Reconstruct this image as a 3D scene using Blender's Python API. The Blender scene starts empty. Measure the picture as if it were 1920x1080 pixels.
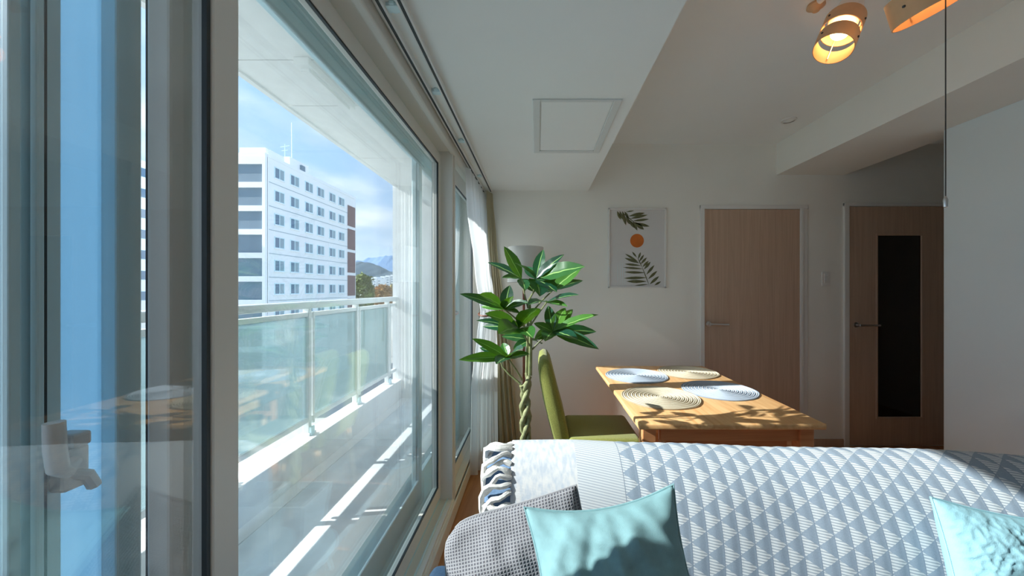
import bpy, bmesh, math, random
from mathutils import Vector, Matrix, noise
R = math.radians
sc = bpy.context.scene
random.seed(7)

# ------------------------------------------------------------------ camera
CAMH, F, VX, VY = 1.317, 680.0, 1008.0, 541.0
cam = bpy.data.cameras.new('camera'); cam_o = bpy.data.objects.new('camera', cam)
sc.collection.objects.link(cam_o); sc.camera = cam_o
cam_o.location = (0, 0, CAMH); cam_o.rotation_euler = (R(90), 0, 0)
cam.sensor_width = 36; cam.lens = F / 1920 * 36
cam.shift_x = (960 - VX) / 1920; cam.shift_y = (VY - 540) / 1920
cam.clip_start = .02; cam.clip_end = 20000

# ------------------------------------------------------------------ sky
w = bpy.data.worlds.new('sky'); sc.world = w; w.use_nodes = True
SKY = 0.70
def build_sky():
    nt = w.node_tree; nt.nodes.clear(); N = nt.nodes.new; L = nt.links.new
    out = N('ShaderNodeOutputWorld'); bg = N('ShaderNodeBackground'); bg.inputs[1].default_value = SKY
    tc = N('ShaderNodeTexCoord'); sep = N('ShaderNodeSeparateXYZ'); L(tc.outputs['Generated'], sep.inputs[0])
    ramp = N('ShaderNodeValToRGB'); e = ramp.color_ramp.elements
    e[0].position = 0.0; e[0].color = (.66, .80, .95, 1)
    e[1].position = .75; e[1].color = (.24, .44, .78, 1)
    m = e.new(.18); m.color = (.35, .54, .82, 1)
    L(sep.outputs[2], ramp.inputs[0])
    mp = N('ShaderNodeMapping'); mp.inputs['Scale'].default_value = (1, 1, 2.6); mp.inputs['Location'].default_value = (.35, .1, .2)
    L(tc.outputs['Generated'], mp.inputs[0])
    nz = N('ShaderNodeTexNoise'); nz.inputs['Scale'].default_value = 2.6; nz.inputs['Detail'].default_value = 7; nz.inputs['Roughness'].default_value = .55
    L(mp.outputs[0], nz.inputs['Vector'])
    cr = N('ShaderNodeValToRGB'); c = cr.color_ramp.elements
    c[0].position = .40; c[0].color = (0, 0, 0, 1); c[1].position = .66; c[1].color = (1, 1, 1, 1)
    L(nz.outputs['Fac'], cr.inputs[0])
    nz2 = N('ShaderNodeTexNoise'); nz2.inputs['Scale'].default_value = 5; nz2.inputs['Detail'].default_value = 4
    L(mp.outputs[0], nz2.inputs['Vector'])
    cc = N('ShaderNodeValToRGB'); k = cc.color_ramp.elements
    k[0].position = .35; k[0].color = (.38, .50, .68, 1); k[1].position = .65; k[1].color = (.92, .95, 1.0, 1)
    L(nz2.outputs['Fac'], cc.inputs[0])
    mx = N('ShaderNodeMix'); mx.data_type = 'RGBA'
    L(cr.outputs[0], mx.inputs[0]); L(ramp.outputs[0], mx.inputs[6]); L(cc.outputs[0], mx.inputs[7])
    L(mx.outputs[2], bg.inputs[0]); L(bg.outputs[0], out.inputs[0])
build_sky()

# ------------------------------------------------------------------ sun: from the window side, slightly behind the camera
SUN_EL, SUN_AZ, SUN_E = 29.6, 6.0, 4.3
sd = bpy.data.lights.new('sun', 'SUN'); sd.energy = SUN_E; sd.angle = R(.6); sd.color = (1.0, .98, .95)
so = bpy.data.objects.new('sun', sd); sc.collection.objects.link(so)
sv = Vector((math.cos(R(SUN_EL)) * math.cos(R(SUN_AZ)), math.cos(R(SUN_EL)) * math.sin(R(SUN_AZ)), -math.sin(R(SUN_EL))))
so.rotation_euler = sv.to_track_quat('-Z', 'Y').to_euler(); so.location = (-8, -1, 6)

sc.view_settings.view_transform = 'Standard'; sc.view_settings.look = 'None'
sc.view_settings.gamma = 1; sc.view_settings.use_curve_mapping = False
sc.view_settings.exposure = 1.45
sc.cycles.transparent_max_bounces = 24; sc.cycles.diffuse_bounces = 8; sc.cycles.max_bounces = 16
sc.cycles.caustics_reflective = False; sc.cycles.caustics_refractive = False

# ------------------------------------------------------------------ helpers
def P(px, py, d):
    return Vector(((px - VX) / F * d, d, CAMH - (py - VY) / F * d))

def srgb(r, g, b):
    f = lambda c: (c / 255 / 12.92) if c / 255 <= .04045 else ((c / 255 + .055) / 1.055) ** 2.4
    return (f(r), f(g), f(b), 1)

class MB:
    def __init__(s): s.v = []; s.f = []; s.uv = {}
    def add(s, v, f, uv=None):
        o = len(s.v); s.v += [Vector(p) for p in v]
        for i, q in enumerate(f):
            if uv: s.uv[len(s.f)] = [uv[j] for j in q]
            s.f.append([o + j for j in q])
        return s
    def box(s, x0, x1, y0, y1, z0, z1):
        return s.add([(x0, y0, z0), (x1, y0, z0), (x1, y1, z0), (x0, y1, z0), (x0, y0, z1), (x1, y0, z1), (x1, y1, z1), (x0, y1, z1)],
                     [(3, 2, 1, 0), (4, 5, 6, 7), (0, 1, 5, 4), (1, 2, 6, 5), (2, 3, 7, 6), (3, 0, 4, 7)])
    def bbox(s, x0, x1, y0, y1, z0, z1, b=.004, seg=2):
        bm = bmesh.new(); bmesh.ops.create_cube(bm, size=1)
        for q in bm.verts: q.co = Vector(((x0 + x1) / 2 + q.co.x * (x1 - x0), (y0 + y1) / 2 + q.co.y * (y1 - y0), (z0 + z1) / 2 + q.co.z * (z1 - z0)))
        bmesh.ops.bevel(bm, geom=bm.edges[:], offset=b, segments=seg, profile=.5, affect='EDGES')
        bm.verts.index_update()
        s.add([q.co for q in bm.verts], [[q.index for q in f.verts] for f in bm.faces]); bm.free(); return s
    def tube(s, pts, rad, n=8, cap=True):
        pts = [Vector(p) for p in pts]
        rads = rad if isinstance(rad, (list, tuple)) else [rad] * len(pts)
        rings = []; up = None
        for i, p in enumerate(pts):
            t = (pts[min(i + 1, len(pts) - 1)] - pts[max(i - 1, 0)]).normalized()
            if up is None: up = Vector((0, 0, 1)) if abs(t.z) < .9 else Vector((1, 0, 0))
            a = t.cross(up).normalized(); b = t.cross(a).normalized(); up = a.cross(t) if False else -b
            rings.append([p + (a * math.cos(2 * math.pi * k / n) + b * math.sin(2 * math.pi * k / n)) * rads[i] for k in range(n)])
        v = [q for r in rings for q in r]; f = []
        for i in range(len(pts) - 1):
            for k in range(n):
                f.append((i * n + k, i * n + (k + 1) % n, (i + 1) * n + (k + 1) % n, (i + 1) * n + k))
        if cap: f.append(tuple(range(n - 1, -1, -1))); f.append(tuple((len(pts) - 1) * n + k for k in range(n)))
        return s.add(v, f)
    def lathe(s, prof, org, axis=(0, 0, 1), n=32, closed=False):
        ax = Vector(axis).normalized(); a = ax.cross(Vector((0, 1, 0)) if abs(ax.y) < .9 else Vector((1, 0, 0))).normalized(); b = ax.cross(a)
        org = Vector(org); m = len(prof)
        v = [org + ax * h + (a * math.cos(2 * math.pi * k / n) + b * math.sin(2 * math.pi * k / n)) * r for (r, h) in prof for k in range(n)]
        f = []
        for i in range(m if closed else m - 1):
            j = (i + 1) % m
            for k in range(n): f.append((i * n + k, i * n + (k + 1) % n, j * n + (k + 1) % n, j * n + k))
        return s.add(v, f)
    def prism(s, poly, axis, t0, t1):
        # poly = list of 2D points; axis 0: poly=(y,z), 1: poly=(x,z), 2: poly=(x,y)
        mk = [lambda p, t: (t, p[0], p[1]), lambda p, t: (p[0], t, p[1]), lambda p, t: (p[0], p[1], t)][axis]
        n = len(poly); v = [mk(p, t0) for p in poly] + [mk(p, t1) for p in poly]
        f = [tuple(range(n)), tuple(range(2 * n - 1, n - 1, -1))] + [(i, n + i, n + (i + 1) % n, (i + 1) % n) for i in range(n)]
        return s.add(v, f)
    def grid(s, fn, nu, nv, uvf=None, closeu=False):
        v = []; uv = []
        for j in range(nv + 1):
            for i in range(nu + 1):
                v.append(fn(i / nu, j / nv)); uv.append(uvf(i / nu, j / nv) if uvf else (i / nu, j / nv))
        f = [(j * (nu + 1) + i, j * (nu + 1) + i + 1, (j + 1) * (nu + 1) + i + 1, (j + 1) * (nu + 1) + i) for j in range(nv) for i in range(nu)]
        return s.add(v, f, uv)

worg = {}
def mesh_of(name, mb, mat, org, smooth):
    me = bpy.data.meshes.new(name)
    me.from_pydata([p - org for p in mb.v], [], mb.f)
    if mb.uv:
        l = me.uv_layers.new(name='UVMap')
        for p in me.polygons:
            u = mb.uv.get(p.index)
            if u:
                for k, li in enumerate(p.loop_indices): l.data[li].uv = u[k]
    bm = bmesh.new(); bm.from_mesh(me); bmesh.ops.recalc_face_normals(bm, faces=bm.faces[:]); bm.to_mesh(me); bm.free()
    if mat: me.materials.append(mat)
    if smooth:
        for p in me.polygons: p.use_smooth = True
        if smooth != 'all': me.set_sharp_from_angle(angle=R(smooth if smooth is not True and smooth > 1 else 40))
    return me
def obj(name, mb, mat, parent=None, smooth=False):
    if parent is not None: org = worg[parent.name]
    else:
        xs = [p.x for p in mb.v]; ys = [p.y for p in mb.v]; zs = [p.z for p in mb.v]
        org = Vector(((min(xs) + max(xs)) / 2, (min(ys) + max(ys)) / 2, min(zs)))
    me = mesh_of(name, mb, mat, org, smooth)
    o = bpy.data.objects.new(name, me); sc.collection.objects.link(o)
    if parent is not None: o.parent = parent
    else: o.location = org
    worg[o.name] = org
    return o
def copy_part(src, parent, off):
    o = src.copy(); sc.collection.objects.link(o); o.parent = parent; o.location = Vector(src.location) + Vector(off)
    worg[o.name] = worg[src.name] + Vector(off)
    return o
def thing(name, loc, label, cat, group=None, kind=None):
    o = bpy.data.objects.new(name, None); sc.collection.objects.link(o); o.location = loc; o.empty_display_size = .1
    worg[o.name] = Vector(loc); return tag(o, label, cat, group, kind)
def tag(o, label, cat, group=None, kind=None):
    o['label'] = label; o['category'] = cat
    if group: o['group'] = group
    if kind: o['kind'] = kind
    return o
def struct(name, mb, mat, label, cat, smooth=False):
    return tag(obj(name, mb, mat, None, smooth), label, cat, None, 'structure')
def B(*a): return MB().box(*a)
def BB(*a, b=.004, seg=2): return MB().bbox(*a, b=b, seg=seg)

# ------------------------------------------------------------------ materials
def mat(name, col, rough=.6, metal=0, spec=.5, emit=None, estr=0, noise_amt=0, noise_scale=8, bump=0, bump_scale=60, coord='Object', sheen=0):
    m = bpy.data.materials.new(name); m.use_nodes = True; nt = m.node_tree; b = nt.nodes['Principled BSDF']; N = nt.nodes.new; L = nt.links.new
    b.inputs['Base Color'].default_value = col; b.inputs['Roughness'].default_value = rough; b.inputs['Metallic'].default_value = metal
    b.inputs['Specular IOR Level'].default_value = spec
    if sheen: b.inputs['Sheen Weight'].default_value = sheen
    if emit: b.inputs['Emission Color'].default_value = emit; b.inputs['Emission Strength'].default_value = estr
    tc = N('ShaderNodeTexCoord')
    if noise_amt:
        n = N('ShaderNodeTexNoise'); n.inputs['Scale'].default_value = noise_scale; n.inputs['Detail'].default_value = 5; L(tc.outputs[coord], n.inputs['Vector'])
        r = N('ShaderNodeValToRGB'); e = r.color_ramp.elements
        e[0].position = .3; e[1].position = .7
        e[0].color = tuple(c * (1 - noise_amt) for c in col[:3]) + (1,); e[1].color = tuple(min(1, c * (1 + noise_amt)) for c in col[:3]) + (1,)
        L(n.outputs['Fac'], r.inputs[0]); L(r.outputs[0], b.inputs['Base Color'])
    if bump:
        n = N('ShaderNodeTexNoise'); n.inputs['Scale'].default_value = bump_scale; n.inputs['Detail'].default_value = 4; L(tc.outputs[coord], n.inputs['Vector'])
        bp = N('ShaderNodeBump'); bp.inputs['Strength'].default_value = bump; bp.inputs['Distance'].default_value = .004
        L(n.outputs['Fac'], bp.inputs['Height']); L(bp.outputs[0], b.inputs['Normal'])
    return m
def wood(name, c0, c1, rough=.45, scale=(30, 2, 30), spec=.4, planks=0):
    m = bpy.data.materials.new(name); m.use_nodes = True; nt = m.node_tree; b = nt.nodes['Principled BSDF']; N = nt.nodes.new; L = nt.links.new
    b.inputs['Roughness'].default_value = rough; b.inputs['Specular IOR Level'].default_value = spec
    tc = N('ShaderNodeTexCoord'); mp = N('ShaderNodeMapping'); mp.inputs['Scale'].default_value = scale; L(tc.outputs['Object'], mp.inputs[0])
    n = N('ShaderNodeTexNoise'); n.inputs['Scale'].default_value = 1; n.inputs['Detail'].default_value = 6; n.inputs['Distortion'].default_value = 1.2; L(mp.outputs[0], n.inputs['Vector'])
    r = N('ShaderNodeValToRGB'); e = r.color_ramp.elements; e[0].position = .32; e[1].position = .68; e[0].color = c0; e[1].color = c1
    L(n.outputs['Fac'], r.inputs[0]); L(r.outputs[0], b.inputs['Base Color'])
    bp = N('ShaderNodeBump'); bp.inputs['Strength'].default_value = .08; bp.inputs['Distance'].default_value = .002; L(n.outputs['Fac'], bp.inputs['Height']); L(bp.outputs[0], b.inputs['Normal'])
    return m
def glass(name, tint=(.93, .97, .97, 1), f0=.05, rough=0.0, haze=0.0, hazecol=(.8, .9, .92, 1)):
    m = bpy.data.materials.new(name); m.use_nodes = True; nt = m.node_tree; nt.nodes.clear(); N = nt.nodes.new; L = nt.links.new
    out = N('ShaderNodeOutputMaterial'); tr = N('ShaderNodeBsdfTransparent'); tr.inputs[0].default_value = tint
    gl = N('ShaderNodeBsdfGlossy'); gl.inputs['Roughness'].default_value = rough; gl.inputs[0].default_value = (1, 1, 1, 1)
    lw = N('ShaderNodeLayerWeight'); lw.inputs[0].default_value = .5
    pw = N('ShaderNodeMath'); pw.operation = 'POWER'; pw.inputs[1].default_value = 5; L(lw.outputs['Facing'], pw.inputs[0])
    ma = N('ShaderNodeMath'); ma.operation = 'MULTIPLY_ADD'; ma.inputs[1].default_value = 1 - f0; ma.inputs[2].default_value = f0; L(pw.outputs[0], ma.inputs[0])
    mx = N('ShaderNodeMixShader'); L(ma.outputs[0], mx.inputs[0]); L(gl.outputs[0], mx.inputs[2])
    if haze:
        tl = N('ShaderNodeBsdfTranslucent'); tl.inputs[0].default_value = hazecol
        df = N('ShaderNodeBsdfDiffuse'); df.inputs[0].default_value = hazecol
        m1 = N('ShaderNodeMixShader'); m1.inputs[0].default_value = .3; L(tl.outputs[0], m1.inputs[1]); L(df.outputs[0], m1.inputs[2])
        m2 = N('ShaderNodeMixShader'); m2.inputs[0].default_value = haze; L(tr.outputs[0], m2.inputs[1]); L(m1.outputs[0], m2.inputs[2]); L(m2.outputs[0], mx.inputs[1])
    else: L(tr.outputs[0], mx.inputs[1])
    L(mx.outputs[0], out.inputs[0]); return m
def cloth(name, col, translu=.5, alpha=0.0, noise_amt=.1):
    m = bpy.data.materials.new(name); m.use_nodes = True; nt = m.node_tree; nt.nodes.clear(); N = nt.nodes.new; L = nt.links.new
    out = N('ShaderNodeOutputMaterial'); df = N('ShaderNodeBsdfDiffuse'); tl = N('ShaderNodeBsdfTranslucent')
    df.inputs[0].default_value = col; tl.inputs[0].default_value = col
    mx = N('ShaderNodeMixShader'); mx.inputs[0].default_value = translu; L(df.outputs[0], mx.inputs[1]); L(tl.outputs[0], mx.inputs[2])
    if alpha:
        tr = N('ShaderNodeBsdfTransparent'); m2 = N('ShaderNodeMixShader'); m2.inputs[0].default_value = alpha
        L(mx.outputs[0], m2.inputs[1]); L(tr.outputs[0], m2.inputs[2]); L(m2.outputs[0], out.inputs[0])
    else: L(mx.outputs[0], out.inputs[0])
    return m

M = {}
M['paint'] = mat('wall_paint', (.88, .885, .84, 1), .8, noise_amt=.015, noise_scale=3, bump=.05, bump_scale=220)
M['ceil'] = mat('ceiling_paint', (.90, .925, .91, 1), .85, noise_amt=.01, noise_scale=3, bump=.04, bump_scale=200)
M['gloss'] = mat('glossy_white_panel', (.80, .90, .94, 1), .09, spec=.55, bump=.015, bump_scale=6)
M['frame'] = mat('cream_resin', (.80, .79, .74, 1), .35)
M['frame2'] = mat('pale_aluminium', (.68, .88, .93, 1), .4)
M['hatch'] = mat('hatch_grey', (.74, .77, .76, 1), .5)
M['gasket'] = mat('dark_gasket', (.02, .03, .035, 1), .5)
M['white'] = mat('white_plastic', (.80, .80, .78, 1), .4)
M['glass'] = glass('window_glass', (.975, .992, .992, 1), .062)
M['frost'] = glass('frosted_blue_glass', (.7, .85, .95, 1), .04, .1, .93, (.26, .42, .54, 1))
M['railglass'] = glass('frosted_rail_glass', (.80, .90, .92, 1), .05, .1, .55, (.21, .29, .305, 1))
M['screen'] = glass('insect_screen', (.75, .78, .82, 1), .01, .4, .25, (.5, .55, .6, 1))
M['floor'] = wood('floor_wood', srgb(172, 116, 74), srgb(206, 150, 104), .35, (22, 1.6, 22))
M['pine'] = wood('pine_wood', srgb(214, 160, 104), srgb(236, 192, 138), .4, (26, 1.8, 26))
M['pinex'] = wood('pine_wood_cross', srgb(200, 132, 84), srgb(224, 160, 110), .45, (2, 26, 26))
M['door'] = wood('door_veneer', srgb(188, 160, 138), srgb(202, 174, 152), .45, (40, 40, 1.5))
M['veneer'] = mat('lamp_veneer', srgb(206, 168, 128), .5, noise_amt=.06, noise_scale=20)
M['metal'] = mat('brushed_steel', (.62, .62, .62, 1), .28, metal=1)
M['dark'] = mat('dark_metal', (.05, .05, .05, 1), .4)
M['darkglass'] = mat('dark_door_glass', (.006, .008, .009, 1), .06, spec=.6)
M['green'] = mat('green_fabric', srgb(138, 142, 66), .9, noise_amt=.16, noise_scale=160, bump=.6, bump_scale=420, sheen=.2)
M['sofa'] = mat('denim_fabric', srgb(104, 132, 164), .9, noise_amt=.12, noise_scale=140, bump=.4, bump_scale=500, sheen=.1)
M['teal'] = mat('teal_linen', srgb(122, 160, 165), .85, noise_amt=.05, noise_scale=60, bump=.3, bump_scale=700)
M['aqua'] = mat('aqua_crinkle', srgb(142, 188, 200), .8, noise_amt=.03, noise_scale=40, bump=.25, bump_scale=400)
M['sheer'] = cloth('sheer_voile', (.82, .83, .84, 1), .5, .08)
M['drape'] = cloth('beige_drape', srgb(196, 188, 160), .25)
M['shade'] = cloth('lampshade_fabric', (.82, .82, .80, 1), .4)
M['rosewood'] = mat('reddish_wood', srgb(120, 66, 44), .4, noise_amt=.15, noise_scale=30)
M['trunk'] = mat('plant_trunk', srgb(140, 142, 100), .7, noise_amt=.3, noise_scale=60, bump=.6, bump_scale=90)
M['stem'] = mat('plant_stem', srgb(122, 128, 84), .6, noise_amt=.25, noise_scale=40)
M['soil'] = mat('soil', srgb(70, 54, 42), .95, noise_amt=.3, noise_scale=60, bump=1, bump_scale=80)
M['pot'] = mat('white_ceramic', (.86, .86, .86, 1), .3)
M['concrete'] = mat('balcony_concrete', (.80, .84, .86, 1), .85, noise_amt=.08, noise_scale=9, bump=.2)
M['curb'] = mat('white_curb', (.90, .90, .89, 1), .7, noise_amt=.04, noise_scale=14)
M['railmetal'] = mat('white_rail_metal', (.80, .83, .83, 1), .35)
M['facade'] = mat('pale_facade', (.94, .95, .95, 1), .9, noise_amt=.02, noise_scale=.4)
M['bglass'] = mat('building_glass', srgb(92, 122, 146), .15, spec=.8)
M['bcurtain'] = mat('building_curtain', srgb(150, 172, 182), .6)
M['bpanel'] = mat('building_grey_panel', srgb(112, 134, 150), .5, noise_amt=.06, noise_scale=.6)
M['brick'] = mat('brown_tile', srgb(128, 100, 100), .8, noise_amt=.1, noise_scale=2)
M['ground'] = mat('city_ground', srgb(178, 178, 170), .9, noise_amt=.25, noise_scale=.02)
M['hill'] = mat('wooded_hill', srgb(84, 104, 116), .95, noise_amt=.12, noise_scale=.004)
M['hill_haze'] = mat('far_hill_hazed', srgb(112, 142, 176), .95, noise_amt=.05, noise_scale=.002)  # distance haze is put into the base colour as pale blue

def leaf_mat():
    m = bpy.data.materials.new('leaf_green'); m.use_nodes = True; nt = m.node_tree; nt.nodes.clear(); N = nt.nodes.new; L = nt.links.new
    out = N('ShaderNodeOutputMaterial'); pr = N('ShaderNodeBsdfPrincipled'); tl = N('ShaderNodeBsdfTranslucent'); mx = N('ShaderNodeMixShader'); mx.inputs[0].default_value = .12
    oi = N('ShaderNodeObjectInfo'); r = N('ShaderNodeValToRGB'); e = r.color_ramp.elements
    e[0].position = 0; e[0].color = srgb(14, 58, 46); e[1].position = 1; e[1].color = srgb(84, 136, 48); k = e.new(.55); k.color = srgb(24, 80, 50)
    L(oi.outputs['Random'], r.inputs[0])
    tc = N('ShaderNodeTexCoord'); sep = N('ShaderNodeSeparateXYZ'); L(tc.outputs['UV'], sep.inputs[0])
    # pale midrib
    sb = N('ShaderNodeMath'); sb.operation = 'SUBTRACT'; sb.inputs[1].default_value = .5; L(sep.outputs[0], sb.inputs[0])
    ab = N('ShaderNodeMath'); ab.operation = 'ABSOLUTE'; L(sb.outputs[0], ab.inputs[0])
    lt = N('ShaderNodeMath'); lt.operation = 'LESS_THAN'; lt.inputs[1].default_value = .035; L(ab.outputs[0], lt.inputs[0])
    mc = N('ShaderNodeMix'); mc.data_type = 'RGBA'; mc.inputs[7].default_value = srgb(150, 190, 110); L(lt.outputs[0], mc.inputs[0]); L(r.outputs[0], mc.inputs[6])
    L(mc.outputs[2], pr.inputs['Base Color']); pr.inputs['Roughness'].default_value = .32; pr.inputs['Specular IOR Level'].default_value = .5
    tl.inputs[0].default_value = srgb(130, 200, 30)
    L(pr.outputs[0], mx.inputs[1]); L(tl.outputs[0], mx.inputs[2]); L(mx.outputs[0], out.inputs[0]); return m
M['leaf'] = leaf_mat()

# ================================================================== STRUCTURE
WF = 3.036                       # far wall
XL, XO = -.48, -.74              # window wall inner / outer face
YB = -2.1                        # wall behind the camera
ZC, ZS, ZB = 2.527, 2.137, 2.268 # ceiling, bulkhead underside, beam underside
struct('floor', B(XL - .3, 4.0, YB - .1, WF + .1, -.12, 0), M['floor'], 'orange brown wooden floor of the room', 'floor')
struct('ceiling', B(XL - .3, 4.0, YB - .1, WF + .1, ZC, ZC + .12), M['ceil'], 'white painted ceiling above the dining table', 'ceiling')
struct('ceiling_bulkhead', B(XL - .25, .424, YB, WF, ZS, ZC), M['ceil'], 'lowered white bulkhead running along the windows', 'bulkhead')
struct('ceiling_beam', B(2.0, 2.573, YB, WF, ZB, ZC), M['paint'], 'white boxed beam crossing the ceiling towards the doors', 'beam')
struct('wall_far', B(XL - .3, 4.0, WF, WF + .12, 0, ZC), M['paint'], 'plain off white wall with two wooden doors', 'wall')
struct('wall_back', B(XL - .3, 4.0, YB - .12, YB, 0, ZC), M['paint'], 'plain white wall behind the viewer', 'wall')
struct('wall_hall', B(3.9, 4.02, YB, WF, 0, ZC), M['paint'], 'plain white wall of the passage behind the partition', 'wall')
struct('wall_right', BB(2.44, 2.573, YB, 2.18, 0, ZB, b=.003), M['gloss'], 'glossy white partition with window reflections at right', 'wall')
WZ0, WZ1 = .10, 2.10
mb = B(XO, XL, YB, WF, -.3, WZ0).box(XO, XL, YB, WF, WZ1, ZC).box(XO, XL, 2.985, WF, WZ0, WZ1)
struct('wall_left', mb, M['paint'], 'white window wall around the sliding windows', 'wall')
bb = BB(.95 - .9, 1.355, WF - .012, WF, 0, .06, b=.003).bbox(2.258, 2.555, WF - .012, WF, 0, .06, b=.003).bbox(3.45, 3.9, WF - .012, WF, 0, .06, b=.003)
struct('baseboard_far', bb, M['door'], 'low beige baseboard under the far wall', 'baseboard')

# inner sliding windows --------------------------------------------------
def sash(win, y0, y1, x0, x1, z0, z1, st, rt, rb, m, gl, gname='pane', gk=True):
    s = BB(x0, x1, y0, y0 + st, z0, z1, b=.004).bbox(x0, x1, y1 - st, y1, z0, z1, b=.004)
    s.bbox(x0, x1, y0 + st - .002, y1 - st + .002, z1 - rt, z1, b=.004).bbox(x0, x1, y0 + st - .002, y1 - st + .002, z0, z0 + rb, b=.004)
    o = obj('sash', s, m, win)
    xm = (x0 + x1) / 2
    obj('pane', B(xm - .004, xm + .004, y0 + st - .004, y1 - st + .004, z0 + rb - .004, z1 - rt + .004), gl, o)
    if gk:
        g = .006; a0, a1, c0, c1 = y0 + st, y1 - st, z0 + rb, z1 - rt
        q = B(xm + .006, x1 - .003, a0 - .001, a0 + g, c0, c1).box(xm + .006, x1 - .003, a1 - g, a1 + .001, c0, c1).box(xm + .006, x1 - .003, a0, a1, c0 - .001, c0 + g).box(xm + .006, x1 - .003, a0, a1, c1 - g, c1 + .001)
        obj('gasket', q, M['gasket'], o)
    return o
def frame_ring(y0, y1, x0, x1, z0, z1, t, tb, b=.003):
    return BB(x0, x1, y0, y0 + t, z0, z1, b=b).bbox(x0, x1, y1 - t, y1, z0, z1, b=b).bbox(x0, x1, y0 + t, y1 - t, z1 - t, z1, b=b).bbox(x0, x1, y0 + t, y1 - t, z0, z0 + tb, b=b)

win1 = thing('window_1', (XL - .05, .55, WZ0), 'large white framed inner sliding window overlooking the balcony', 'window', None, 'structure')
obj('frame', frame_ring(-1.02, 2.093, -.605, -.485, .085, 2.12, .022, .03), M['frame'], win1)
obj('track', B(-.515, -.509, -.98, 2.06, .115, .125).box(-.560, -.554, -.98, 2.06, .115, .125), M['frame2'], win1)
obj('casing', BB(-.50, -.470, -1.05, 2.985, 2.085, 2.136, b=.006).bbox(-.50, -.47, -1.05, 2.985, .005, .088, b=.006), M['frame'], win1)
sash(win1, -.98, .617, -.541, -.507, .128, 2.084, .052, .10, .085, M['frame'], M['glass'])
sash(win1, .545, 2.073, -.588, -.553, .128, 2.084, .042, .062, .072, M['frame'], M['glass'])
win2 = thing('window_2', (XL - .05, 2.55, WZ0), 'narrow white framed inner window behind the curtains', 'window', None, 'structure')
obj('frame', frame_ring(2.095, 2.983, -.605, -.480, .085, 2.12, .024, .03), M['frame'], win2)
sash(win2, 2.117, 2.962, -.555, -.520, .118, 2.078, .042, .10, .085, M['frame'], M['glass'])
obj('latch', BB(-.520, -.508, 2.100, 2.115, 2.02, 2.07, b=.003), M['gasket'], win2)
win4 = thing('window_4', (XL - .05, -1.8, WZ0), 'white framed inner sliding window behind the viewer', 'window', None, 'structure')
obj('frame', frame_ring(YB, -1.022, -.605, -.485, .085, 2.12, .04, .03), M['frame'], win4)
sash(win4, YB + .04, -1.52, -.588, -.553, .118, 2.078, .055, .07, .075, M['frame'], M['glass'])
sash(win4, -1.55, -1.062, -.541, -.507, .118, 2.078, .055, .07, .075, M['frame'], M['glass'])

# outer aluminium windows -------------------------------------------------
win3 = thing('window_3', (XO + .04, .55, WZ0), 'outer aluminium sliding window with lock seen through the inner glass', 'window', None, 'structure')
obj('frame', frame_ring(YB, 2.985, -.738, -.640, .085, 2.12, .05, .04), M['frame2'], win3)
OX0, OX1 = -.705, -.680
sash(win3, .638, 2.085, -.677, -.664, .12, 2.07, .050, .05, .12, M['frame2'], M['glass'], gk=False)
sash(win3, 2.03, 2.94, OX0, OX1, .12, 2.07, .05, .05, .12, M['frame2'], M['glass'], gk=False)
sash(win3, YB + .05, .515, OX0, OX1, .12, 2.07, .045, .05, .12, M['frame2'], M['glass'], gk=False)
obj('stile', BB(-.700, -.664, .572, .609, .12, 2.07, b=.003), M['frame2'], win3)
obj('frosted_strip', BB(-.694, -.688, .518, .600, .12, 2.07, b=.001), M['frost'], win3)
for (a, b2, xx) in ((.458, .470, -.668), (.478, .486, -.66), (.494, .512, -.672)):
    obj('groove_strip', BB(xx - .01, xx, a, b2, .12, 2.07, b=.002), M['frame2'], win3)
obj('dark_seal', B(-.676, -.668, .487, .494, .12, 2.07), M['gasket'], win3)
obj('dark_seal', B(-.640, -.628, .592, .612, .12, 2.07), M['gasket'], win3)
obj('insect_screen', B(-.730, -.728, YB + .05, .50, .15, 2.05), M['screen'], win3)
# crescent lock: base, lever, keeper
d0 = .475
lk = obj('lock_base', BB(-.672, -.648, .496, .526, 1.035, 1.095, b=.005), M['white'], win3)
obj('lock_keeper', BB(-.672, -.640, .500, .522, 1.095, 1.115, b=.004).tube([(-.655, .505, 1.06), (-.645, .52, 1.05), (-.648, .53, 1.03)], .008, 8), M['white'], lk)
pts = [(-.645, .505, 1.079), (-.640, .492, 1.069), (-.636, .481, 1.078), (-.636, .478, 1.106), (-.636, .477, 1.141)]
obj('lock_lever', MB().tube(pts, [.008, .010, .0105, .0105, .010], 10), M['white'], lk, True)

# balcony ------------------------------------------------------------------
BX = -1.45; ZBC = 2.36; YE = 3.68
struct('balcony_floor', B(-1.52, XO, -4, YE + .2, .05, .20), M['concrete'], 'pale grey concrete floor of the balcony', 'balcony floor')
struct('balcony_curb', BB(-1.51, -1.38, -4, YE, .20, .395, b=.006), M['curb'], 'white concrete curb under the balcony railing', 'curb')
struct('balcony_gutter', B(-1.38, -1.30, -4, YE, .20, .205).box(XO - .10, XO, -4, YE, .2, .235), M['curb'], 'narrow white step along the balcony floor', 'step')
bc = thing('balcony_ceiling', (-1.1, 0, ZBC), 'white panelled balcony ceiling above the railing', 'ceiling', None, 'structure')
ys = [-4, -1.4, -.6, .3, 1.25, 1.655, 2.07, 2.9, YE + .2]
for a, b2 in zip(ys, ys[1:]):
    obj('ceiling_panel', B(BX, XO, a + .003, b2 - .003, ZBC, ZBC + .03), M['curb'], bc)
obj('slab', B(BX - .0, XO, -4, YE + .2, ZBC + .03, ZBC + .35), M['curb'], bc)
obj('edge_drip', B(BX, BX + .03, -4, YE + .2, ZBC - .012, ZBC), M['curb'], bc)
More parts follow.
